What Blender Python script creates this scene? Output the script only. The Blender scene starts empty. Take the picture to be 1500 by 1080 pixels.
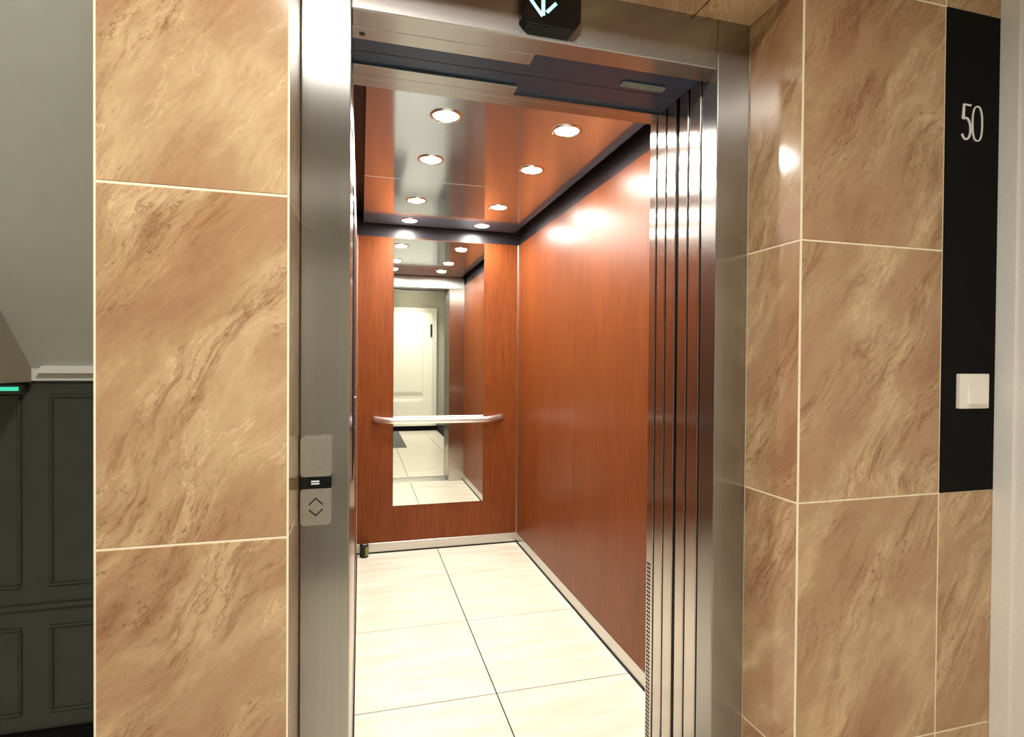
import bpy, bmesh, math, random
from mathutils import Vector, Matrix
random.seed(7)
S = bpy.context.scene
C = S.collection
H = 1.21                      # eye height; heights below are given relative to it and shifted by H

# ------------------------------------------------------------------ camera, world, lights, exposure
yaw, pitch, roll = 0.26644159, -0.01084052, 0.00737765
fw = Vector((math.sin(yaw) * math.cos(pitch), math.cos(yaw) * math.cos(pitch), math.sin(pitch)))
rt = Vector((math.cos(yaw), -math.sin(yaw), 0))
up = rt.cross(fw)
r2 = rt * math.cos(roll) + up * math.sin(roll)
u2 = -rt * math.sin(roll) + up * math.cos(roll)
cd = bpy.data.cameras.new('camera')
cam = bpy.data.objects.new('camera', cd)
C.objects.link(cam)
cam.matrix_world = Matrix(((r2.x, u2.x, -fw.x, 0), (r2.y, u2.y, -fw.y, 0), (r2.z, u2.z, -fw.z, H), (0, 0, 0, 1)))
cd.sensor_width = 36
cd.lens = 812.44 / 1500 * 36
cd.clip_start = 0.02
S.camera = cam
S.view_settings.view_transform = 'Standard'
S.view_settings.look = 'None'
S.view_settings.gamma = 1
S.view_settings.use_curve_mapping = False
S.view_settings.exposure = 0.0
w = bpy.data.worlds.new('world')
S.world = w
w.use_nodes = True
w.node_tree.nodes['Background'].inputs[0].default_value = (0.8, 0.85, 0.8, 1)
w.node_tree.nodes['Background'].inputs[1].default_value = 0.02
S.cycles.max_bounces = 14
S.cycles.diffuse_bounces = 6
S.cycles.glossy_bounces = 10
S.cycles.caustics_reflective = True
S.cycles.sample_clamp_indirect = 6
S.cycles.blur_glossy = 0.3
SPOT_W = 7.8         # cabin spotlights
SPOT_E = 90.0        # their visible faces
LAMP_W = 34.0        # landing ceiling lamp
LAMP_E = 45.0


def disc_light(name, loc, size, watts, col, spread=180):
    l = bpy.data.lights.new(name, 'AREA')
    l.shape = 'DISK'
    l.size = size
    l.energy = watts
    l.color = col
    l.spread = math.radians(spread)
    o = bpy.data.objects.new(name, l)
    C.objects.link(o)
    o.location = loc
    return o


WARM = (1.0, 0.95, 0.89)
COOL = (1.0, 0.97, 0.90)
disc_light('landing_light', (-0.12, 0.0, H + 1.335), 0.25, LAMP_W, WARM, 155)
disc_light('added_rear_light', (0.80, -2.15, H + 1.335), 0.25, 18, (1.0, 0.97, 0.90), 100)  # added lamp, brightens the door seen in the mirror
SPOTS = [(x, y) for y in (1.94, 2.375, 2.995, 3.43) for x in (0.284, 0.733)]
for x, y in SPOTS:
    disc_light('cabin_spot_light', (x, y, H + 0.848), 0.07, SPOT_W, COOL, 178)

# ------------------------------------------------------------------ node helpers and materials


def srgb(r, g, b):
    f = lambda c: (c / 255) / 12.92 if c / 255 <= 0.04045 else ((c / 255 + 0.055) / 1.055) ** 2.4
    return (f(r), f(g), f(b), 1)


def new_mat(name):
    m = bpy.data.materials.new(name)
    m.use_nodes = True
    nt = m.node_tree
    return m, nt, nt.nodes['Principled BSDF']


def N(nt, t, **kw):
    n = nt.nodes.new(t)
    for k, v in kw.items():
        if k in n.bl_rna.properties:
            setattr(n, k, v)
        else:
            n.inputs[k].default_value = v
    return n


def plain(name, col, rough=0.5, metal=0.0, noise=0.0, nscale=40, bump=0.0, coat=0.0, emit=None, es=1.0):
    m, nt, b = new_mat(name)
    b.inputs['Base Color'].default_value = col
    b.inputs['Roughness'].default_value = rough
    b.inputs['Metallic'].default_value = metal
    b.inputs['Coat Weight'].default_value = coat
    b.inputs['Coat Roughness'].default_value = 0.08
    if emit:
        b.inputs['Emission Color'].default_value = emit
        b.inputs['Emission Strength'].default_value = es
    tc = N(nt, 'ShaderNodeTexCoord')
    nz = N(nt, 'ShaderNodeTexNoise', Scale=nscale, Detail=5.0)
    nt.links.new(tc.outputs['Object'], nz.inputs['Vector'])
    if noise:
        mx = N(nt, 'ShaderNodeMix', data_type='RGBA', blend_type='MULTIPLY')
        mx.inputs[0].default_value = 1.0
        mx.inputs[6].default_value = col
        rp = N(nt, 'ShaderNodeMapRange')
        rp.inputs['From Min'].default_value = 0.3
        rp.inputs['From Max'].default_value = 0.7
        rp.inputs['To Min'].default_value = 1 - noise
        rp.inputs['To Max'].default_value = 1
        nt.links.new(nz.outputs['Fac'], rp.inputs['Value'])
        nt.links.new(rp.outputs['Result'], mx.inputs[7])
        nt.links.new(mx.outputs[2], b.inputs['Base Color'])
    if bump:
        bp = N(nt, 'ShaderNodeBump', Strength=bump, Distance=0.002)
        nt.links.new(nz.outputs['Fac'], bp.inputs['Height'])
        nt.links.new(bp.outputs['Normal'], b.inputs['Normal'])
    return m


def ramp(nt, stops):
    r = N(nt, 'ShaderNodeValToRGB')
    e = r.color_ramp.elements
    while len(e) < len(stops):
        e.new(0.5)
    for i, (p, c) in enumerate(stops):
        e[i].position = p
        e[i].color = c
    return r


def stone_mat():
    m, nt, b = new_mat('veined_stone_tile')
    L = nt.links.new
    tc = N(nt, 'ShaderNodeTexCoord')
    oi = N(nt, 'ShaderNodeObjectInfo')
    sc = N(nt, 'ShaderNodeVectorMath', operation='SCALE')
    sc.inputs[0].default_value = (17.0, 3.0, 29.0)
    L(oi.outputs['Random'], sc.inputs['Scale'])
    ad = N(nt, 'ShaderNodeVectorMath', operation='ADD')
    L(tc.outputs['Object'], ad.inputs[0])
    L(sc.outputs[0], ad.inputs[1])
    # warp
    wn = N(nt, 'ShaderNodeTexNoise', Scale=3.0, Detail=3.0)
    L(ad.outputs[0], wn.inputs['Vector'])
    ws = N(nt, 'ShaderNodeVectorMath', operation='MULTIPLY_ADD')
    ws.inputs[1].default_value = (0.16, 0.0, 0.16)
    L(wn.outputs['Color'], ws.inputs[0])
    L(ad.outputs[0], ws.inputs[2])

    def streak(ang, s_across, s_along, off, detail, rough=0.62, dist=0.0):
        r = N(nt, 'ShaderNodeVectorRotate', rotation_type='Y_AXIS')
        r.inputs['Angle'].default_value = ang
        L(ws.outputs[0], r.inputs['Vector'])
        mp = N(nt, 'ShaderNodeMapping')
        mp.inputs['Scale'].default_value = (s_along, 1, s_across)
        mp.inputs['Location'].default_value = (off, off * 0.7, off * 1.3)
        L(r.outputs[0], mp.inputs['Vector'])
        n = N(nt, 'ShaderNodeTexNoise', Scale=1.0, Detail=detail, Roughness=rough, Distortion=dist)
        L(mp.outputs[0], n.inputs['Vector'])
        return n
    A = math.radians(52)
    n1 = streak(A, 6.5, 2.4, 3.1, 6, 0.55)               # broad patches along the grain
    n2 = streak(A + 0.12, 34.0, 5.0, 11.0, 10, 0.78)     # sharp fine streaks
    n3 = streak(A - 0.05, 120.0, 38.0, 23.0, 6, 0.8)     # pits and grit
    n4 = streak(A + 0.15, 11.0, 3.2, 41.0, 10, 0.62)     # veins
    n5 = streak(A, 9.0, 3.0, 71.0, 4, 0.5)               # where the streaks are strong

    def math2(op, a, bb):
        n = N(nt, 'ShaderNodeMath', operation=op)
        for k, v in ((0, a), (1, bb)):
            if isinstance(v, (int, float)):
                n.inputs[k].default_value = v
            else:
                L(v, n.inputs[k])
        return n.outputs[0]

    def rng(v, a, bb, c, d):
        n = N(nt, 'ShaderNodeMapRange', interpolation_type='SMOOTHSTEP')
        for k, q in zip(('From Min', 'From Max', 'To Min', 'To Max'), (a, bb, c, d)):
            n.inputs[k].default_value = q
        L(v, n.inputs['Value'])
        return n.outputs[0]

    def mixc(fac, ca, cb, mode='MIX'):
        n = N(nt, 'ShaderNodeMix', data_type='RGBA', blend_type=mode)
        for k, v in ((0, fac), (6, ca), (7, cb)):
            if isinstance(v, (int, float)):
                n.inputs[k].default_value = v
            elif isinstance(v, tuple):
                n.inputs[k].default_value = v
            else:
                L(v, n.inputs[k])
        return n.outputs[2]
    c1 = ramp(nt, [(0.30, srgb(162, 121, 90)), (0.43, srgb(178, 141, 106)), (0.50, srgb(181, 149, 112)), (0.60, srgb(202, 172, 134)), (0.74, srgb(176, 138, 102))])
    L(n1.outputs['Fac'], c1.inputs['Fac'])
    m5 = rng(n5.outputs['Fac'], 0.42, 0.60, 0.10, 1.0)
    st = math2('MULTIPLY', rng(n2.outputs['Fac'], 0.53, 0.38, 0.0, 0.66), m5)
    col = mixc(st, c1.outputs[0], srgb(138, 92, 60))
    lt = math2('MULTIPLY', rng(n2.outputs['Fac'], 0.54, 0.68, 0.0, 0.42), m5)
    col = mixc(lt, col, srgb(230, 200, 158))
    pt = math2('MULTIPLY', rng(n3.outputs['Fac'], 0.44, 0.34, 0.0, 0.7), m5)
    col = mixc(pt, col, srgb(122, 82, 54))
    gl = rng(n3.outputs['Fac'], 0.3, 0.7, 0.93, 1.04)
    cmb = N(nt, 'ShaderNodeCombineColor')
    for k in range(3):
        L(gl, cmb.inputs[k])
    col = mixc(1.0, col, cmb.outputs[0], 'MULTIPLY')
    d4 = math2('ABSOLUTE', math2('SUBTRACT', n4.outputs['Fac'], 0.52), 0.0)
    v4 = math2('MULTIPLY', rng(d4, 0.0, 0.008, 0.5, 0.0), rng(n1.outputs['Fac'], 0.46, 0.60, 0.0, 1.0))
    col = mixc(v4, col, srgb(240, 212, 168))
    d5 = math2('ABSOLUTE', math2('SUBTRACT', n4.outputs['Fac'], 0.43), 0.0)
    v5 = math2('MULTIPLY', rng(d5, 0.0, 0.008, 0.6, 0.0), rng(n5.outputs['Fac'], 0.5, 0.62, 0.0, 1.0))
    mx3 = N(nt, 'ShaderNodeMix', data_type='RGBA')
    mx3.inputs[7].default_value = srgb(120, 76, 46)
    L(v5, mx3.inputs[0])
    L(col, mx3.inputs[6])
    L(mx3.outputs[2], b.inputs['Base Color'])
    b.inputs['Roughness'].default_value = 0.13
    b.inputs['IOR'].default_value = 1.5
    bp = N(nt, 'ShaderNodeBump', Strength=0.10, Distance=0.001)
    L(n2.outputs['Fac'], bp.inputs['Height'])
    L(bp.outputs['Normal'], b.inputs['Normal'])
    return m


def steel_mat(name, col, rough, aniso, grain=0.09):
    m, nt, b = new_mat(name)
    L = nt.links.new
    b.inputs['Base Color'].default_value = col
    b.inputs['Metallic'].default_value = 1.0
    b.inputs['Roughness'].default_value = rough
    b.inputs['Anisotropic'].default_value = aniso
    g = N(nt, 'ShaderNodeNewGeometry')
    cr = N(nt, 'ShaderNodeVectorMath', operation='CROSS_PRODUCT')
    L(g.outputs['True Normal'], cr.inputs[0])
    cr.inputs[1].default_value = (0.01, 0, 1)
    nm = N(nt, 'ShaderNodeVectorMath', operation='NORMALIZE')
    L(cr.outputs[0], nm.inputs[0])
    L(nm.outputs[0], b.inputs['Tangent'])
    b.inputs['Anisotropic Rotation'].default_value = 0.0
    tc = N(nt, 'ShaderNodeTexCoord')
    mp = N(nt, 'ShaderNodeMapping')
    mp.inputs['Scale'].default_value = (420, 420, 1.5)
    L(tc.outputs['Object'], mp.inputs['Vector'])
    nz = N(nt, 'ShaderNodeTexNoise', Scale=1.0, Detail=2.0)
    L(mp.outputs[0], nz.inputs['Vector'])
    mr = N(nt, 'ShaderNodeMapRange')
    mr.inputs['To Min'].default_value = 1 - grain
    mr.inputs['To Max'].default_value = 1 + grain
    L(nz.outputs['Fac'], mr.inputs['Value'])
    vs_ = N(nt, 'ShaderNodeVectorMath', operation='SCALE')
    vs_.inputs[0].default_value = col[:3]
    L(mr.outputs[0], vs_.inputs['Scale'])
    L(vs_.outputs[0], b.inputs['Base Color'])
    return m


def wood_mat():
    m, nt, b = new_mat('red_brown_wood_laminate')
    L = nt.links.new
    tc = N(nt, 'ShaderNodeTexCoord')
    mp = N(nt, 'ShaderNodeMapping')
    mp.inputs['Scale'].default_value = (150, 150, 7)
    L(tc.outputs['Object'], mp.inputs['Vector'])
    n = N(nt, 'ShaderNodeTexNoise', Scale=1.0, Detail=6.0, Roughness=0.6, Distortion=0.5)
    L(mp.outputs[0], n.inputs['Vector'])
    mp2 = N(nt, 'ShaderNodeMapping')
    mp2.inputs['Scale'].default_value = (7, 7, 0.9)
    L(tc.outputs['Object'], mp2.inputs['Vector'])
    n2 = N(nt, 'ShaderNodeTexNoise', Scale=1.0, Detail=3.0, Distortion=0.8)
    L(mp2.outputs[0], n2.inputs['Vector'])
    c = ramp(nt, [(0.25, srgb(94, 46, 20)), (0.46, srgb(114, 58, 25)), (0.72, srgb(127, 67, 30))])
    L(n.outputs['Fac'], c.inputs['Fac'])
    c2 = ramp(nt, [(0.3, (0.86, 0.82, 0.8, 1)), (0.7, (1.0, 1.0, 1.0, 1))])
    L(n2.outputs['Fac'], c2.inputs['Fac'])
    mx = N(nt, 'ShaderNodeMix', data_type='RGBA', blend_type='MULTIPLY')
    mx.inputs[0].default_value = 1
    L(c.outputs[0], mx.inputs[6])
    L(c2.outputs[0], mx.inputs[7])
    L(mx.outputs[2], b.inputs['Base Color'])
    b.inputs['Roughness'].default_value = 0.36
    b.inputs['Specular IOR Level'].default_value = 0.2
    return m


def floor_mat():
    m, nt, b = new_mat('cream_floor_tile')
    L = nt.links.new
    tc = N(nt, 'ShaderNodeTexCoord')
    oi = N(nt, 'ShaderNodeObjectInfo')
    ad = N(nt, 'ShaderNodeVectorMath', operation='ADD')
    sc = N(nt, 'ShaderNodeVectorMath', operation='SCALE')
    sc.inputs[0].default_value = (13, 9, 0)
    L(oi.outputs['Random'], sc.inputs['Scale'])
    L(tc.outputs['Object'], ad.inputs[0])
    L(sc.outputs[0], ad.inputs[1])
    mp = N(nt, 'ShaderNodeMapping')
    mp.inputs['Scale'].default_value = (3, 16, 3)
    L(ad.outputs[0], mp.inputs['Vector'])
    n = N(nt, 'ShaderNodeTexNoise', Scale=1.0, Detail=5.0)
    L(mp.outputs[0], n.inputs['Vector'])
    c = ramp(nt, [(0.32, srgb(200, 190, 170)), (0.6, srgb(214, 207, 190))])
    L(n.outputs['Fac'], c.inputs['Fac'])
    L(c.outputs[0], b.inputs['Base Color'])
    b.inputs['Roughness'].default_value = 0.28
    return m


M = dict(
    stone=stone_mat(),
    grout=plain('cream_grout', srgb(250, 238, 210), 0.8, noise=0.06, nscale=60),
    steel=steel_mat('brushed_stainless_steel', (0.41, 0.405, 0.39, 1), 0.27, 0.94),
    door_steel=steel_mat('door_edge_steel', (0.60, 0.56, 0.52, 1), 0.20, 1.0),
    chrome=plain('polished_metal', (0.8, 0.79, 0.76, 1), 0.14, 1.0, noise=0.04),
    alu=plain('anodised_aluminium', (0.66, 0.64, 0.60, 1), 0.32, 1.0, noise=0.08, nscale=90),
    ceil_steel=plain('polished_ceiling_sheet', (0.62, 0.71, 0.84, 1), 0.10, 0.88, noise=0.03, nscale=3),
    digit=plain('satin_light_metal', (1.0, 1.0, 0.99, 1), 0.3, 0.1),
    bracket=plain('grey_green_bracket', srgb(104, 118, 116), 0.5),
    rail=plain('satin_bright_steel', (0.90, 0.89, 0.86, 1), 0.30, 0.9),
    cop=plain('satin_black_panel', srgb(12, 11, 12), 0.85),
    wood=wood_mat(),
    ftile=floor_mat(),
    joint=plain('dark_joint', srgb(15, 14, 13), 0.9, noise=0.1),
    mirror=plain('mirror_glass', (0.90, 0.92, 0.88, 1), 0.005, 1.0),
    black=plain('matt_black_board', srgb(9, 9, 10), 0.75, noise=0.15, nscale=8),
    gloss_black=plain('black_glass', srgb(10, 12, 16), 0.07, noise=0.02),
    rubber=plain('black_gap', srgb(14, 13, 14), 0.7, noise=0.1),
    cove=plain('dark_cove_paint', srgb(38, 34, 40), 0.35, noise=0.05),
    header=plain('blue_grey_header_steel', srgb(44, 66, 92), 0.35, 0.2, noise=0.1, nscale=6),
    plaster=plain('pale_grey_plaster', srgb(238, 235, 230), 0.75, noise=0.05, nscale=90, bump=0.12),
    soffit=plain('grey_green_paint', srgb(200, 204, 196), 0.7, noise=0.05, nscale=25, bump=0.1),
    side_paint=plain('taupe_paint', srgb(160, 152, 134), 0.7, noise=0.05, nscale=25),
    ceil_paint=plain('ceiling_paint', srgb(176, 172, 162), 0.8, noise=0.03, nscale=12),
    rear=plain('grey_wall_paint', srgb(160, 160, 146), 0.75, noise=0.04, nscale=20),
    white=plain('white_paint', srgb(214, 212, 202), 0.5, noise=0.03, nscale=12),
    cream_door=plain('cream_white_lacquer', srgb(236, 234, 218), 0.35, noise=0.02, nscale=9),
    green=plain('dark_green_lacquer', srgb(58, 62, 53), 0.34, noise=0.12, nscale=16, bump=0.08),
    plastic=plain('white_plastic', srgb(244, 240, 232), 0.35, noise=0.02),
    mat=plain('grey_carpet', srgb(92, 92, 86), 0.95, noise=0.25, nscale=220, bump=0.5),
    arrow=plain('lit_arrow', (0.3, 0.8, 0.9, 1), 0.4, emit=(0.40, 0.86, 1.0, 1), es=1.5),
    exit=plain('green_glint_glow', (0.1, 0.6, 0.4, 1), 0.4, emit=(0.05, 0.8, 0.5, 1), es=0.8),  # glow for the green glint on the stair wall
    bulb=plain('spotlight_face', (1, 1, 1, 1), 0.4, emit=(1.0, 0.98, 0.93, 1), es=SPOT_E),
    lamp=plain('landing_lamp_diffuser', (1, 1, 1, 1), 0.4, emit=(1.0, 0.90, 0.74, 1), es=LAMP_E),
    can_green=plain('can_green_print', srgb(120, 140, 50), 0.35, noise=0.4, nscale=60),
    slot=plain('engraved_dark', srgb(28, 24, 20), 0.6),
    mark=plain('display_marks', srgb(170, 170, 165), 0.4, emit=(0.7, 0.7, 0.68, 1), es=0.45),
)

# ------------------------------------------------------------------ mesh helpers


def obj(name, bm, mat, parent=None, loc=(0, 0, 0), rot=None, smooth=False, mesh=None):
    """one mesh object; vertices of bm are relative to loc (world)"""
    if mesh is None:
        mesh = bpy.data.meshes.new(name)
        bm.to_mesh(mesh)
        bm.free()
        if isinstance(mat, (list, tuple)):
            for k in mat:
                mesh.materials.append(M[k])
        else:
            mesh.materials.append(M[mat])
        if smooth:
            for p in mesh.polygons:
                p.use_smooth = True
    o = bpy.data.objects.new(name, mesh)
    C.objects.link(o)
    base = Vector((0, 0, 0))
    if parent:
        o.parent = parent
        q = parent
        while q:
            base += q.location
            q = q.parent
    o.location = Vector(loc) - base
    if rot:
        o.rotation_euler = rot
    return o


def add_box(bm, x0, x1, y0, y1, z0, z1, bev=0.0, seg=1):
    v = [bm.verts.new((x, y, z)) for x in (x0, x1) for y in (y0, y1) for z in (z0, z1)]
    fs = [(0, 1, 3, 2), (4, 6, 7, 5), (0, 4, 5, 1), (2, 3, 7, 6), (0, 2, 6, 4), (1, 5, 7, 3)]
    faces = [bm.faces.new([v[i] for i in f]) for f in fs]
    if bev:
        ed = list({e for f in faces for e in f.edges})
        bmesh.ops.bevel(bm, geom=ed, offset=bev, segments=seg, affect='EDGES', profile=0.5)
    return bm


def box(name, mat, x0, x1, y0, y1, z0, z1, parent=None, bev=0.0, seg=1):
    """box given in world x, y and heights relative to eye level"""
    c = ((x0 + x1) / 2, (y0 + y1) / 2, H + (z0 + z1) / 2)
    dx, dy, dz = (x1 - x0) / 2, (y1 - y0) / 2, (z1 - z0) / 2
    bm = add_box(bmesh.new(), -dx, dx, -dy, dy, -dz, dz, bev, seg)
    bmesh.ops.recalc_face_normals(bm, faces=bm.faces)
    return obj(name, bm, mat, parent, c)


def cyl(bm, c, axis, r, h, n=24, r_top=None, bev=0.0):
    """cylinder from c along axis"""
    a = Vector(axis).normalized()
    u = a.orthogonal().normalized()
    v = a.cross(u)
    r_top = r if r_top is None else r_top
    prof = [(r, 0), (r_top, h)]
    if bev:
        prof = [(r - bev, 0), (r, bev), (r_top, h - bev), (r_top - bev, h)]
    rings = []
    for rr, t in prof:
        rings.append([bm.verts.new(Vector(c) + a * t + (u * math.cos(2 * math.pi * k / n) + v * math.sin(2 * math.pi * k / n)) * rr) for k in range(n)])
    for i in range(len(rings) - 1):
        for k in range(n):
            bm.faces.new([rings[i][k], rings[i][(k + 1) % n], rings[i + 1][(k + 1) % n], rings[i + 1][k]])
    bm.faces.new(rings[0][::-1])
    bm.faces.new(rings[-1])
    return bm


def tube(bm, pts, rx, rz, n=16):
    """tube with an oval section swept along pts (rz is the vertical half-size)"""
    rings = []
    P = [Vector(p) for p in pts]
    for i, p in enumerate(P):
        d = (P[min(i + 1, len(P) - 1)] - P[max(i - 1, 0)]).normalized()
        side = d.cross(Vector((0, 0, 1))).normalized()
        upv = side.cross(d)
        rings.append([bm.verts.new(p + side * rx * math.cos(2 * math.pi * k / n) + upv * rz * math.sin(2 * math.pi * k / n)) for k in range(n)])
    for i in range(len(rings) - 1):
        for k in range(n):
            bm.faces.new([rings[i][k], rings[i][(k + 1) % n], rings[i + 1][(k + 1) % n], rings[i + 1][k]])
    bm.faces.new(rings[0][::-1])
    bm.faces.new(rings[-1])
    bmesh.ops.recalc_face_normals(bm, faces=bm.faces)
    return bm


def prism(bm, poly, y0, y1):
    """polygon in x,z extruded from y0 to y1"""
    a = [bm.verts.new((x, y0, z)) for x, z in poly]
    b = [bm.verts.new((x, y1, z)) for x, z in poly]
    bm.faces.new(a)
    bm.faces.new(b[::-1])
    n = len(poly)
    for i in range(n):
        bm.faces.new([a[i], b[i], b[(i + 1) % n], a[(i + 1) % n]])
    bmesh.ops.recalc_face_normals(bm, faces=bm.faces)
    return bm


def rounded(x0, x1, z0, z1, r, n=5):
    out = []
    for cx, cz, a0 in ((x1 - r, z1 - r, 0), (x0 + r, z1 - r, 90), (x0 + r, z0 + r, 180), (x1 - r, z0 + r, 270)):
        for k in range(n + 1):
            a = math.radians(a0 + 90 * k / n)
            out.append((cx + r * math.cos(a), cz + r * math.sin(a)))
    return out


def stroke(bm, pts, wdt, y0, y1):
    """flat bar of width wdt following pts (x,z), extruded in y"""
    P = [Vector((x, z)) for x, z in pts]
    closed = (P[0] - P[-1]).length < 1e-6
    L_, R_ = [], []
    for i in range(len(P)):
        if closed:
            a, b = P[i - 1 if i > 0 else -2], P[i + 1 if i < len(P) - 1 else 1]
        else:
            a, b = P[max(i - 1, 0)], P[min(i + 1, len(P) - 1)]
        d = (b - a).normalized()
        n = Vector((-d.y, d.x)) * wdt / 2
        if not closed and 0 < i < len(P) - 1:
            e = (P[i + 1] - P[i]).normalized()
            n = n / max(0.35, d.dot(e))
        L_.append(P[i] + n)
        R_.append(P[i] - n)
    for i in range(len(P) - 1):
        q = [L_[i], L_[i + 1], R_[i + 1], R_[i]]
        prism(bm, [(p.x, p.y) for p in q], y0, y1)
    return bm


def thing(name, label, cat, loc, group=None):
    o = bpy.data.objects.new(name, None)
    o.empty_display_size = 0.05
    C.objects.link(o)
    o.location = loc
    o['label'] = label
    o['category'] = cat
    if group:
        o['group'] = group
    return o


def tag(o, label, cat, group=None):
    o['label'] = label
    o['category'] = cat
    if group:
        o['group'] = group
    return o


def struct(o):
    o['kind'] = 'structure'
    return o


# ------------------------------------------------------------------ the landing: shell
YF, YR, YB = 1.045, 1.225, 3.59
YD = 1.71                     # tiled facade, door-frame plane, cabin back wall
XL0, XL1, XR0, XM, XR1 = -0.417, -0.122, 0.963, 1.386, 1.566
CEIL = 1.40
FL = -H

floor = struct(box('floor', 'joint', -2.2, 1.9, -2.8, 1.288, FL - 0.06, FL - 0.004))
ft_cache = {}


def floor_tile(x0, x1, y0, y1, parent):
    dx, dy = x1 - x0, y1 - y0
    key = (round(dx, 3), round(dy, 3))
    c = ((x0 + x1) / 2, (y0 + y1) / 2, H + FL)
    if key not in ft_cache:
        bm = add_box(bmesh.new(), -dx / 2 + 0.0022, dx / 2 - 0.0022, -dy / 2 + 0.0022, dy / 2 - 0.0022, -0.0055, 0, 0.0008)
        bmesh.ops.recalc_face_normals(bm, faces=bm.faces)
        o = obj('tile', bm, 'ftile', parent, c)
        ft_cache[key] = o.data
        return o
    return obj('tile', None, None, parent, c, mesh=ft_cache[key])


def span(a, b, first, step):
    out = [a]
    t = first
    while t < b - 1e-6:
        if t > a + 0.01:
            out.append(t)
        t += step
    out.append(b)
    return out


xs = span(-2.2, 1.566, 0.485 - 0.59 * 5, 0.59)
ys = span(-2.65, 1.288, 1.0 - 0.59 * 7, 0.59)
for i in range(len(xs) - 1):
    for j in range(len(ys) - 1):
        y1 = ys[j + 1]
        if y1 > YF and (xs[i] < XL1 or xs[i + 1] > XR0):
            if xs[i + 1] <= XL0 or xs[i] >= XR0:
                y1 = YF
        floor_tile(xs[i], xs[i + 1], ys[j], y1, floor)

box('floor_base', 'joint', -2.2, XL0 - 0.003, 1.2885, YD + 0.05, FL - 0.06, FL - 0.004, floor)
for a, b_ in ((-2.2, -1.876), (-1.876, -1.286), (-1.286, -0.696), (-0.696, XL0 - 0.003)):
    floor_tile(a, b_, YF, YD - 0.013, floor)

ceiling = struct(box('ceiling', 'ceil_paint', -2.2, 1.9, -2.8, 3.9, CEIL, CEIL + 0.08))

# facade wall: a core behind real tiles
wall_front = bpy.data.objects.new('wall_front', None)
C.objects.link(wall_front)
wall_front.location = (0, YF, 0)
struct(wall_front)
T = 0.009
box('core', 'grout', XL0 + 0.0012, XL1 - 0.0012, YF + 0.0012, 1.70, FL, CEIL, wall_front)
box('core', 'grout', XR0 + 0.0012, 1.90, YF + 0.0012, 1.28, FL, CEIL, wall_front)
box('core', 'grout', XL1 - 0.0012, XR0 + 0.0012, YF + 0.0012, 1.28, 0.8795, CEIL, wall_front)
G = 0.0021
JZ = [FL, -0.911, -0.311, 0.289, 0.889, CEIL]
JZR = [FL, -0.917, -0.317, 0.284, 0.884, CEIL]
tcache = {}


def wall_tile(dx, dz, c, rot, parent=wall_front):
    """tile whose face looks along local -y, centre of the face at c"""
    key = (round(dx, 4), round(dz, 4))
    if key not in tcache:
        bm = add_box(bmesh.new(), -dx / 2, dx / 2, 0, T, -dz / 2, dz / 2, 0.0009)
        bmesh.ops.recalc_face_normals(bm, faces=bm.faces)
        o = obj('tile', bm, 'stone', parent, c, rot)
        tcache[key] = o.data
        return o
    return obj('tile', None, None, parent, c, rot, mesh=tcache[key])


E_ = 0.0022    # room for the corner bead
for i in range(5):
    z0, z1 = JZ[i] + G, JZ[i + 1] - G
    zc, dz = H + (z0 + z1) / 2, z1 - z0
    wall_tile(XL1 - XL0 - 2 * E_, dz, ((XL0 + XL1) / 2, YF, zc), None)
    # side of the pillar towards the stairs and return towards the door frame
    wall_tile(0.653, dz, (XL0, YF + 0.329, zc), (0, 0, -math.pi / 2))
    if i < 4:
        wall_tile(YR - YF - E_, dz, (XL1, (YF + YR + E_) / 2, zc), (0, 0, math.pi / 2))
    z0, z1 = JZR[i] + G, JZR[i + 1] - G
    zc, dz = H + (z0 + z1) / 2, z1 - z0
    wall_tile(XM - XR0 - E_ - G, dz, ((XM + XR0 + E_ - G) / 2, YF, zc), None)
    if i not in (2, 3):
        wall_tile(XR1 - XM - G, dz, ((XM + XR1 + G) / 2, YF, zc), None)
    if i < 4:
        wall_tile(YR - YF - E_, dz, (XR0, (YF + YR + E_) / 2, zc), (0, 0, -math.pi / 2))
# soffit of the niche and the tiles over it
for a, b_ in ((XL1, 0.38), (0.38, 0.80), (0.80, XR0)):
    wall_tile(b_ - a - 2 * G, YR - YF - E_, ((a + b_) / 2, (YF + YR + E_) / 2, H + 0.878), (-math.pi / 2, 0, 0))
    wall_tile(b_ - a - 2 * G, CEIL - 0.878 - 2 * E_, ((a + b_) / 2, YF, H + (0.878 + CEIL) / 2), None)
for x, z0, z1 in ((XL0 + 0.0012, FL, CEIL), (XL1 - 0.0012, FL, CEIL), (XR0 + 0.0012, FL, CEIL)):
    box('corner_bead', 'grout', x - 0.0016, x + 0.0016, YF - 0.0004, YF + 0.003, z0, z1, wall_front)

# black board, house number, switch
M['black'].node_tree.nodes['Principled BSDF'].inputs['Specular IOR Level'].default_value = 0.15
M['cop'].node_tree.nodes['Principled BSDF'].inputs['Specular IOR Level'].default_value = 0.05
board = tag(box('panel', 'black', XM + 0.0015, XR1 - 0.001, YF - 0.0015, YF + 0.004, JZR[2] + 0.001, JZR[4] - 0.001), 'tall matt black board set flush in the tiled wall behind number and switch', 'board')
num = thing('house_number', 'thin polished metal number 50 mounted on the tall black board', 'sign', (1.472, YF - 0.0015, H + 0.56))
z0, z1 = 0.564, 0.650
y0, y1 = -0.0075, -0.0005
x5a, x5b = 1.4395, 1.4665
hh, ww = z1 - z0, x5b - x5a
pts = [(x5b, z1), (x5a + 0.004, z1), (x5a + 0.002, z1 - hh * 0.40)]
cx, cz, ra, rb = x5a + ww * 0.42, z0 + hh * 0.31, ww * 0.56, hh * 0.31
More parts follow.
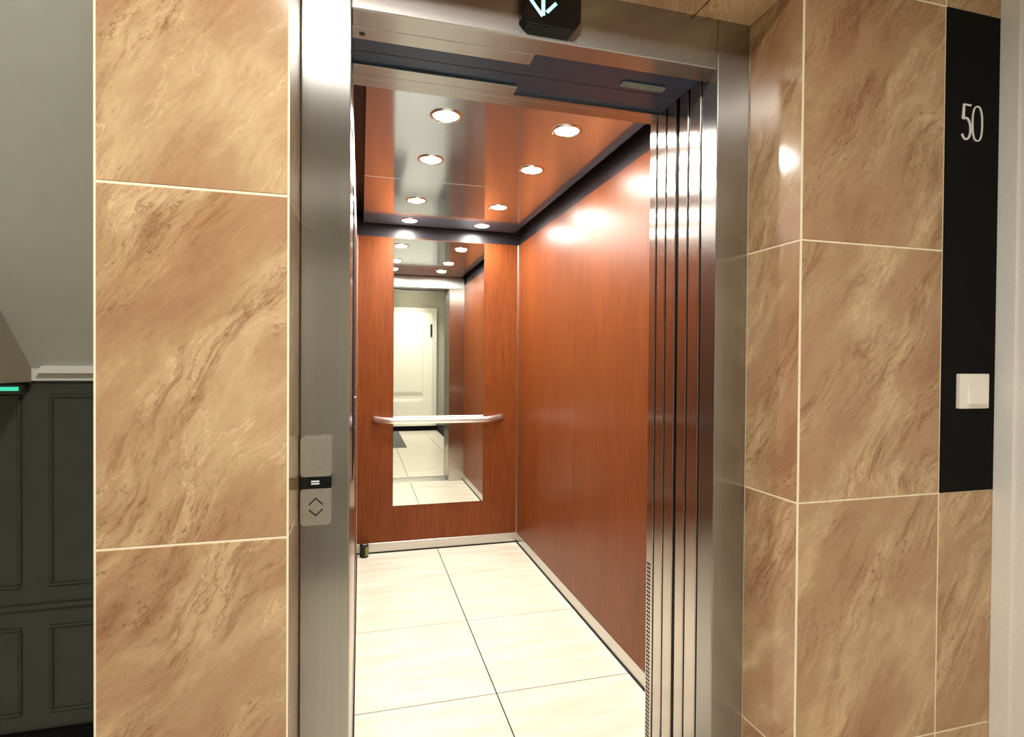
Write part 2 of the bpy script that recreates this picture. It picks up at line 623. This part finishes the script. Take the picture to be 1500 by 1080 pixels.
for k in range(15):
    a = math.radians(118 - k * 19)
    pts.append((cx + ra * math.cos(a), cz + rb * math.sin(a)))
bm = stroke(bmesh.new(), [(x - 1.455, z - z0) for x, z in pts], 0.0038, -0.003, 0)
obj('digit', bm, 'digit', num, (1.455, YF - 0.0017, H + z0))
x0a, x0b = 1.4725, 1.5050
pts = []
for k in range(33):
    a = 2 * math.pi * k / 32
    e = 0.8
    cxx = math.copysign(abs(math.cos(a)) ** e, math.cos(a))
    szz = math.copysign(abs(math.sin(a)) ** e, math.sin(a))
    pts.append(((x0a + x0b) / 2 + (x0b - x0a) / 2 * cxx - 1.489, hh / 2 + hh / 2 * szz))
pts[-1] = pts[0]
obj('digit', stroke(bmesh.new(), pts, 0.0026, -0.003, 0), 'digit', num, (1.489, YF - 0.0017, H + z0))

sw = thing('light_switch', 'square white rocker light switch on the tall black board', 'switch', (1.484, YF - 0.0015, H - 0.107))
bm = prism(bmesh.new(), rounded(-0.049, 0.049, -0.0435, 0.0435, 0.003), -0.010, 0)
bmesh.ops.bevel(bm, geom=[e for e in bm.edges if all(v.co.y < -0.009 for v in e.verts)], offset=0.002, segments=2, affect='EDGES')
obj('switch_plate', bm, 'plastic', sw, (1.484, YF - 0.0017, H - 0.0635))
bm = bmesh.new()
vs = [(-0.028, -0.0102, 0.032), (0.028, -0.0102, 0.032), (0.028, -0.018, -0.031), (-0.028, -0.018, -0.031)]
f_ = [bm.verts.new(v) for v in vs]
b_ = [bm.verts.new((v[0], -0.0095, v[2])) for v in vs]
bm.faces.new(f_)
bm.faces.new(b_[::-1])
for i in range(4):
    bm.faces.new([f_[i], b_[i], b_[(i + 1) % 4], f_[(i + 1) % 4]])
bmesh.ops.recalc_face_normals(bm, faces=bm.faces)
obj('rocker', bm, 'plastic', sw, (1.489, YF - 0.0017, H - 0.0635))

# right, rear and left walls of the landing
wall_right = struct(box('wall_right', 'plaster', XR1 + 0.004, 1.90, -2.72, YF + 0.0045, FL, CEIL))
box('casing', 'plaster', XR1 - 0.0005, XR1 + 0.004, 1.000, YF - 0.0005, FL, CEIL, wall_right, 0.0012, 2)
struct(box('baseboard_right', 'black', 1.30, XR1 + 0.004, -2.65, -1.55, FL, FL + 0.09))
wall_back = struct(box('wall_back', 'rear', -2.2, 1.9, -2.80, -2.65, FL, CEIL))
struct(box('baseboard_back', 'black', -2.2, 1.30, -2.65, -2.635, FL, FL + 0.09))
wall_left = struct(box('wall_left', 'soffit', -2.3, -2.2, -2.8, 1.72, FL, CEIL))

# cream door opposite the lift (seen in the mirror)
door = struct(box('door_1', 'cream_door', 0.35, 1.21, -2.632, -2.60, FL + 0.09, 0.86))
for (a, b2, c, d) in ((0.47, 1.05, -0.55, 0.74), (0.47, 1.05, -1.0, -0.66)):
    fr = box('moulding', 'cream_door', a, b2, -2.600, -2.588, c, d, door, 0.004)
    box('door_panel', 'cream_door', a + 0.025, b2 - 0.025, -2.590, -2.584, c + 0.025, d - 0.025, door, 0.003)
box('hinge', 'rubber', 1.178, 1.206, -2.600, -2.588, 0.44, 0.66, door)
bm = cyl(bmesh.new(), (0, 0, 0), (0, 1, 0), 0.024, 0.012, 20)
bm = cyl(bm, (0, 0.012, 0), (0, 1, 0), 0.009, 0.045, 12)
bm = tube(bm, [(0, 0.055, 0), (0.05, 0.058, 0), (0.115, 0.055, 0)], 0.008, 0.008, 10)
obj('door_handle', bm, 'chrome', door, (0.41, -2.600, H - 0.18))
cas = box('trim_1', 'white', 0.27, 0.35, -2.65, -2.60, FL + 0.09, 0.94, None, 0.004)
struct(cas)
struct(box('trim_2', 'white', 1.21, 1.29, -2.65, -2.60, FL + 0.09, 0.94, None, 0.004))
struct(box('trim_3', 'white', 0.35, 1.21, -2.65, -2.60, 0.86, 0.94, None, 0.004))
mat_ = tag(box('doormat', 'mat', -0.55, 0.635, -2.62, -0.75, FL, FL + 0.008, None, 0.003), 'dark grey doormat on cream floor, reflected low in the mirror', 'mat')

# landing ceiling lamp, and the added rear one that brightens the cream door
for x, y, lb in ((-0.12, 0.0, 'round ceiling lamp above the lift landing, glowing in the steel frame'), (0.80, -2.15, 'added round lamp that brightens the cream door opposite the lift')):
    lp = thing('ceiling_lamp', lb, 'lamp', (x, y, H + CEIL), 'landing ceiling lamps')
    bm = cyl(bmesh.new(), (0, 0, 0), (0, 0, -1), 0.145, 0.035, 40, 0.135)
    obj('lamp_base', bm, 'alu', lp, (x, y, H + CEIL), smooth=False)
    bm = cyl(bmesh.new(), (0, 0, 0), (0, 0, -1), 0.125, 0.018, 40, 0.112)
    obj('diffuser', bm, 'lamp', lp, (x, y, H + CEIL - 0.0355))

# ------------------------------------------------------------------ the stair side on the left
YD = 1.71
wl = struct(box('wall_stair', 'green', -2.2, XL0 - 0.004, YD, YD + 0.08, FL + 0.242, -0.056))
struct(box('baseboard_stair', 'black', -2.2, XL0 - 0.004, YD - 0.012, YD + 0.08, FL, FL + 0.240))


def frame_moulding(x0, x1, z0, z1, parent, wd=0.009):
    bm = bmesh.new()
    dx, dz = (x1 - x0) / 2, (z1 - z0) / 2
    add_box(bm, -dx, dx, -0.005, 0, dz - wd, dz, 0.003)
    add_box(bm, -dx, dx, -0.005, 0, -dz, -dz + wd, 0.003)
    add_box(bm, -dx, -dx + wd, -0.005, 0, -dz + wd, dz - wd, 0.003)
    add_box(bm, dx - wd, dx, -0.005, 0, -dz + wd, dz - wd, 0.003)
    bmesh.ops.recalc_face_normals(bm, faces=bm.faces)
    return obj('moulding', bm, 'green', parent, ((x0 + x1) / 2, YD, H + (z0 + z1) / 2))


for x0, x1 in ((-1.55, -0.842), (-0.782, -0.43)):
    frame_moulding(x0, x1, -0.594, -0.092, wl)
    frame_moulding(x0, x1, -0.926, -0.696, wl)
box('dado_rail', 'green', -2.2, XL0 - 0.006, YD - 0.010, YD, -0.651, -0.637, wl, 0.003)

# underside of the upper flight: vertical nose, white cornice, sloping soffit
struct(box('wall_soffit_nose', 'soffit', -2.2, XL0 - 0.004, YD - 0.012, YD + 0.08, -0.056, -0.024))
bm = bmesh.new()
sl = [(YD - 0.012, -0.024), (YD + 0.08, -0.024), (YD + 0.08, CEIL), (0.38, CEIL)]
v0 = [bm.verts.new((-2.2, y, z + H)) for y, z in sl]
v1 = [bm.verts.new((XL0 - 0.010, y, z + H)) for y, z in sl]
bm.faces.new(v0)
bm.faces.new(v1[::-1])
for i in range(4):
    bm.faces.new([v0[i], v1[i], v1[(i + 1) % 4], v0[(i + 1) % 4]])
bmesh.ops.recalc_face_normals(bm, faces=bm.faces)
struct(obj('ceiling_stair_soffit', bm, 'soffit'))
bm = prism(bmesh.new(), [(-0.800, 0.0), (-0.42, 0.0), (-0.42, 0.019), (-0.786, 0.019)], 0, 0.016)
struct(obj('trim_4', bm, 'white', None, (0, YD - 0.029, H - 0.036)))
sidew = box('wall_stair_side', 'side_paint', -2.2, -0.815, 1.40, YD - 0.013, -0.058, 0.33, None)
struct(sidew)

ex = thing('green_glint', 'small green glowing strip for a glint on the dark panelled stair wall', 'light', (-0.94, YD - 0.03, H - 0.075))  # glowing strip built in place of a green glint
box('glint_housing', 'green', -1.00, -0.828, YD - 0.024, YD - 0.001, -0.089, -0.063, ex, 0.003)
box('glint_strip', 'exit', -0.995, -0.836, YD - 0.0275, YD - 0.0242, -0.081, -0.071, ex, 0.001)

# ------------------------------------------------------------------ lift door frame
XO0, XO1, ZT, ZN = -0.022, 0.868, 0.745, 0.872
fr = thing('elevator_door_frame', 'brushed stainless steel frame around the open lift doorway', 'door frame', (0.42, YR, 0))
box('jamb', 'steel', XL1 + 0.001, XO0, YR, 1.290, FL, ZN, fr, 0.0024, 2)
box('jamb', 'steel', XO1, XR0 - 0.001, YR, 1.290, FL, ZN, fr, 0.0024, 2)
box('header', 'steel', XO0 + 0.0003, XO1 - 0.0003, YR, 1.290, ZT, ZN, fr, 0.0024, 2)
box('header_plate', 'steel', XO0 + 0.0003, 0.405, 1.2905, 1.338, ZT, ZT + 0.007, fr, 0.001)
bm = cyl(bmesh.new(), (0, 0, 0), (0, 0, -1), 0.007, 0.0006, 16)
obj('screw_hole', bm, 'slot', fr, (0.0, 1.315, H + ZT))
box('strike_post', 'door_steel', XO0 - 0.04, XO0, 1.294, 1.402, FL, 0.86, fr, 0.001)
sill = tag(box('door_sill', 'alu', XO0, XO1, 1.2885, 1.402, FL - 0.03, FL + 0.001, None, 0.001), 'grooved aluminium threshold at the landing side of the lift doorway', 'sill')
for k in range(2):
    box('groove', 'rubber', XO0 + 0.01, XO1 - 0.01, 1.318 + 0.052 * k, 1.326 + 0.052 * k, FL + 0.0005, FL + 0.0014, sill)

ld = thing('landing_door', 'outer pair of steel sliding panels, open and stacked at the right jamb', 'sliding door', (1.09, 1.35, 0))
box('door_panel', 'door_steel', XO1, 1.32, 1.298, 1.348, FL + 0.004, 0.90, ld, 0.002, 2)
box('door_panel', 'door_steel', XO1, 1.32, 1.3565, 1.399, FL + 0.004, 0.90, ld, 0.002, 2)
cdn = thing('car_door', 'inner pair of steel sliding panels, stacked open beside the wooden cabin wall', 'sliding door', (1.09, 1.46, 0))
box('door_panel', 'door_steel', XO1, 1.32, 1.4165, 1.463, FL + 0.004, 0.90, cdn, 0.002, 2)
box('door_panel', 'door_steel', XO1, 1.32, 1.4715, 1.5165, FL + 0.004, 0.90, cdn, 0.002, 2)

box('strike_post', 'door_steel', XO0 - 0.04, XO0, 1.415, 1.518, FL + 0.004, 0.74, cdn, 0.001)
tag(box('car_sill', 'alu', XO0, XO1, 1.415, 1.518, FL - 0.03, FL + 0.001, None, 0.001), 'aluminium threshold strip at the cabin side of the lift doorway', 'sill')

# dark door-operator cavity over the doorway
box('header_lining', 'header', XO0 + 0.0003, XO1 - 0.0003, 1.2905, 1.4015, 0.7525, 0.86, fr, 0.001)
op = thing('door_operator', 'dark blue grey door gear housing above the lift doorway', 'door gear', (0.42, 1.40, H + 0.90))
box('housing', 'header', XO0 - 0.03, XO1 - 0.001, 1.403, 1.518, 0.93, 0.97, op)
box('hanger_plate', 'steel', XO0 + 0.0003, XO1 - 0.001, 1.498, 1.5190, ZT, 0.925, op)
box('lining', 'header', XO0 + 0.0003, XO1 - 0.001, 1.403, 1.4975, 0.7525, 0.925, op)
box('bracket', 'bracket', 0.67, 0.80, 1.352, 1.380, 0.748, 0.7522, fr, 0.002)
box('car_header_plate', 'steel', XO0 + 0.0003, 0.407, 1.453, 1.4975, ZT, ZT + 0.007, op, 0.001)

# call button station
cb = thing('call_button_panel', 'slim stainless call button panel on the left side of the door frame', 'call panel', (-0.088, YR, H - 0.342))
px, zb, zt_ = 0.0305, -0.341, -0.156
bm = prism(bmesh.new(), rounded(-px, px, 0, 0.077, 0.008), -0.013, 0)
bmesh.ops.bevel(bm, geom=[e for e in bm.edges if all(v.co.y < -0.012 for v in e.verts)], offset=0.0018, segments=2, affect='EDGES')
obj('lower_plate', bm, 'alu', cb, (-0.0885, YR - 0.0002, H + zb))
bm = prism(bmesh.new(), rounded(-px, px, 0, 0.085, 0.008), -0.013, 0)
bmesh.ops.bevel(bm, geom=[e for e in bm.edges if all(v.co.y < -0.012 for v in e.verts)], offset=0.0018, segments=2, affect='EDGES')
obj('upper_plate', bm, 'alu', cb, (-0.0885, YR - 0.0002, H - 0.241))
disp = box('display', 'gloss_black', -0.1195, -0.0575, YR - 0.0138, YR - 0.0002, -0.2645, -0.240, cb, 0.0006)
for k in range(2):
    box('mark', 'mark', -0.0975, -0.0815, YR - 0.0145, YR - 0.0139, -0.2505 - 0.005 * k, -0.2475 - 0.005 * k, cb)
for s, zc in ((1, -0.2845), (-1, -0.3205)):
    bm = stroke(bmesh.new(), [(-0.0135, -0.013 * s), (0, 0), (0.0135, -0.013 * s)], 0.0028, -0.0008, 0.0)
    obj('arrow_button', bm, 'slot', cb, (-0.0885, YR - 0.0133, H + zc))

# floor indicator
ind = thing('floor_indicator', 'black floor indicator with a lit down arrow on the steel door header', 'indicator', (0.425, YR, H + 0.765))
ix0, ix1 = 0.344, 0.487
poly = [(ix0 + 0.012, 0.762), (ix1 - 0.018, 0.762), (ix1, 0.785), (ix1, 0.875), (ix0, 0.875), (ix0, 0.772)]
bm = prism(bmesh.new(), [(x - 0.42, z - 0.80) for x, z in poly], -0.026, 0)
bmesh.ops.bevel(bm, geom=[e for e in bm.edges if all(v.co.y < -0.025 for v in e.verts)], offset=0.004, segments=3, affect='EDGES')
obj('display_case', bm, 'gloss_black', ind, (0.42, YR - 0.0003, H + 0.80))
ax, az = 0.394, 0.782
bm = bmesh.new()
stroke(bm, [(0, 0.002), (0, 0.072)], 0.0085, -0.0006, 0)
stroke(bm, [(-0.031, 0.034), (-0.0015, 0.0)], 0.0075, -0.0006, 0)
stroke(bm, [(0.031, 0.034), (0.0085, 0.010)], 0.0075, -0.0006, 0)
obj('down_arrow', bm, 'arrow', ind, (ax, YR - 0.0266, H + az))

# ------------------------------------------------------------------ the lift car
XC0, XC1, ZC, ZW = -0.022, 1.02, 0.86, 0.785
car = thing('elevator_car', 'open lift car with red wood walls, mirror, steel ceiling and cream floor', 'elevator', (0.5, 2.55, 0))
box('floor_base', 'joint', XC0 - 0.05, XC1 + 0.05, 1.563, YB + 0.05, FL - 0.05, FL - 0.004, car)
gx = [XC0 + 0.0045, 0.485, XC1 - 0.0045]
gy = [1.5635, 1.956, 2.545, 3.135, YB - 0.006]
for i in range(2):
    for j in range(4):
        o = floor_tile(gx[i], gx[i + 1], gy[j], gy[j + 1], car)
        o.name = 'floor_tile'
box('threshold', 'alu', XO0, XO1, 1.5195, 1.5625, FL - 0.03, FL + 0.001, car, 0.001)
# walls
box('wall_panel', 'wood', XC0, XC1, YB, YB + 0.02, -1.146, ZW, car)
box('wall_panel', 'wood', XC1, XC1 + 0.02, 1.565, 2.559, -1.146, ZW, car, 0.0008)
box('wall_panel', 'wood', XC1, XC1 + 0.02, 2.5625, YB, -1.146, ZW, car, 0.0008)
box('joint_strip', 'alu', XC1 + 0.001, XC1 + 0.016, 2.5592, 2.5623, -1.146, ZW, car)
box('wall_panel', 'wood', XC0 - 0.022, XC0 - 0.002, 2.50, YB, -1.146, ZW, car)
box('wall_panel', 'door_steel', XC0 - 0.022, XC0 - 0.002, 1.565, 2.498, -1.146, ZW, car)
box('corner_profile', 'alu', XC1 - 0.006, XC1 - 0.0003, YB - 0.006, YB - 0.0003, -1.146, ZW, car, 0.001)
box('corner_profile', 'alu', XC0 - 0.0015, XC0 + 0.003, YB - 0.006, YB - 0.0003, -1.146, ZW, car, 0.001)
# skirting with dark joint below
box('skirting', 'alu', XC0, XC1, YB - 0.001, YB + 0.02, FL + 0.007, -1.147, car, 0.0008)
box('skirting', 'alu', XC1 - 0.001, XC1 + 0.02, 1.565, YB - 0.0012, FL + 0.007, -1.147, car, 0.0008)
box('skirting', 'alu', XC0 - 0.022, XC0 + 0.001, 1.565, YB - 0.0012, FL + 0.007, -1.147, car, 0.0008)
for nm, a in (('joint', (XC0, XC1, YB - 0.0055, YB + 0.01)), ('joint', (XC1 - 0.0042, XC1 + 0.01, 1.565, YB - 0.0055)), ('joint', (XC0 - 0.01, XC0 + 0.004, 1.565, YB - 0.0055))):
    box(nm, 'rubber', a[0], a[1], a[2], a[3], FL - 0.003, FL + 0.0065, car)
# dark cove above the walls, then the polished ceiling
box('cove', 'cove', XC0 - 0.022, XC1 + 0.02, YB + 0.012, YB + 0.03, ZW, 0.90, car)
box('cove', 'cove', XC1 + 0.012, XC1 + 0.03, 1.565, YB + 0.012, ZW, 0.90, car)
box('cove', 'cove', XC0 - 0.032, XC0 - 0.014, 1.565, YB + 0.012, ZW, 0.90, car)
box('roof', 'cove', XC0 - 0.05, XC1 + 0.05, 1.5195, YB + 0.05, 0.93, 0.96, car)
cp = box('ceiling_panel', 'ceil_steel', XC0 + 0.035, XC1 - 0.035, 1.60, 2.6645, ZC, ZC + 0.02, car, 0.001)
cp2 = box('ceiling_panel', 'ceil_steel', XC0 + 0.035, XC1 - 0.035, 2.6675, YB - 0.03, ZC, ZC + 0.02, car, 0.001)
bez = bulb = None
for x, y in SPOTS:
    par = cp if y < 2.66 else cp2
    c = (x, y, H + ZC)
    if bez is None:
        bm = bmesh.new()
        n = 32
        prof = [(0.056, 0.0), (0.054, -0.004), (0.047, -0.005), (0.044, -0.001)]
        rings = [[bm.verts.new((r * math.cos(2 * math.pi * k / n), r * math.sin(2 * math.pi * k / n), z)) for k in range(n)] for r, z in prof]
        for i in range(3):
            for k in range(n):
                bm.faces.new([rings[i][k], rings[i][(k + 1) % n], rings[i + 1][(k + 1) % n], rings[i + 1][k]])
        o = obj('spotlight_ring', bm, 'chrome', par, c, smooth=True)
        bez = o.data
        bm = bmesh.new()
        rings = []
        for r, z in ((0.044, -0.0012), (0.034, -0.005), (0.020, -0.008), (0.004, -0.009)):
            rings.append([bm.verts.new((r * math.cos(2 * math.pi * k / n), r * math.sin(2 * math.pi * k / n), z)) for k in range(n)])
        for i in range(3):
            for k in range(n):
                bm.faces.new([rings[i][k], rings[i][(k + 1) % n], rings[i + 1][(k + 1) % n], rings[i + 1][k]])
        bm.faces.new(rings[-1])
        o = obj('spotlight', bm, 'bulb', par, c, smooth=True)
        bulb = o.data
    else:
        obj('spotlight_ring', None, None, par, c, mesh=bez)
        obj('spotlight', None, None, par, c, mesh=bulb)
# car front: transom, strike post, right return with vent
box('front_header', 'steel', XO0, XC1, 1.5195, 1.563, ZT, 0.925, car, 0.001)
box('front_post', 'door_steel', XO0 - 0.04, XO0, 1.5195, 1.563, FL, 0.86, car, 0.001)
fp = box('front_post', 'door_steel', XO1, XC1 + 0.02, 1.526, 1.563, FL, ZT - 0.0005, car, 0.002, 2)
bm = bmesh.new()
z = -0.62
k = 0
while z > FL + 0.03:
    for yy in (-0.009, 0.002):
        add_box(bm, -0.0006, 0.0, yy, yy + 0.008, -k * 0.0125 - 0.008, -k * 0.0125)
    z -= 0.0125
    k += 1
bmesh.ops.recalc_face_normals(bm, faces=bm.faces)
vg = obj('vent_slots', bm, 'slot', fp, (XO1, 1.546, H - 0.62))
vg['kind'] = 'stuff'
# mirror
mir = box('mirror', 'mirror', 0.2, 0.784, YB - 0.004, YB - 0.0003, -0.918, ZW - 0.004, car, 0.0008)
# handrail
hr = bmesh.new()
yw, yo, zr = YB - 0.0045, YB - 0.058, -0.372
pts = []
for k in range(9):
    a = k / 8
    pts.append((0.080 + 0.12 * a, yw - (yw - yo) * math.sin(a * math.pi / 2), zr + 0.010 * (1 - a)))
pts2 = [(0.990 - p[0], p[1], p[2]) for p in pts[::-1]]
tube(hr, pts + [(0.35, yo - 0.003, zr), (0.495, yo - 0.004, zr), (0.64, yo - 0.003, zr)] + pts2, 0.012, 0.019)
rail = obj('handrail', hr, 'rail', car, (0, 0, H), smooth=True)
# operating panel on the left wall
cop = box('operating_panel', 'cop', XC0 - 0.0018, XC0 + 0.0002, 1.72, 2.47, -0.355, 0.52, car)
for k in range(6):
    bm = cyl(bmesh.new(), (0, 0, 0), (1, 0, 0), 0.013, 0.0018, 20)
    obj('button', bm, 'chrome', cop, (XC0 + 0.0003, 2.36, H - 0.26 + 0.055 * k))

# small can left in the far corner
can = thing('drink_can', 'small black and green can standing in the far left cabin corner', 'can', (0.026, 3.535, 0.001))
bm = cyl(bmesh.new(), (0, 0, 0.0), (0, 0, 1), 0.026, 0.082, 28, bev=0.003)
obj('can_body', bm, 'gloss_black', can, (0.026, 3.535, 0.001))
bm = cyl(bmesh.new(), (0, 0, 0), (0, 0, 1), 0.0225, 0.003, 28)
obj('can_lid', bm, 'chrome', can, (0.026, 3.535, 0.0832))
bm = bmesh.new()
n = 10
va, vb = [], []
for k in range(n + 1):
    a = math.radians(-75 + 85 * k / n)
    va.append(bm.verts.new((0.0264 * math.cos(a), 0.0264 * math.sin(a), 0.012)))
    vb.append(bm.verts.new((0.0264 * math.cos(a), 0.0264 * math.sin(a), 0.064)))
for k in range(n):
    bm.faces.new([va[k], va[k + 1], vb[k + 1], vb[k]])
obj('can_print', bm, 'can_green', can, (0.026, 3.535, 0.001))

# shaft around the car so that nothing leaks in
struct(box('wall_shaft', 'rubber', -0.409, -0.09, 1.703, YB + 0.2, FL, CEIL))
struct(box('wall_shaft_right', 'rubber', 1.42, 1.6, 1.29, YB + 0.2, FL, CEIL))
struct(box('wall_shaft_back', 'rubber', -0.41, 1.6, YB + 0.201, YB + 0.25, FL, CEIL))
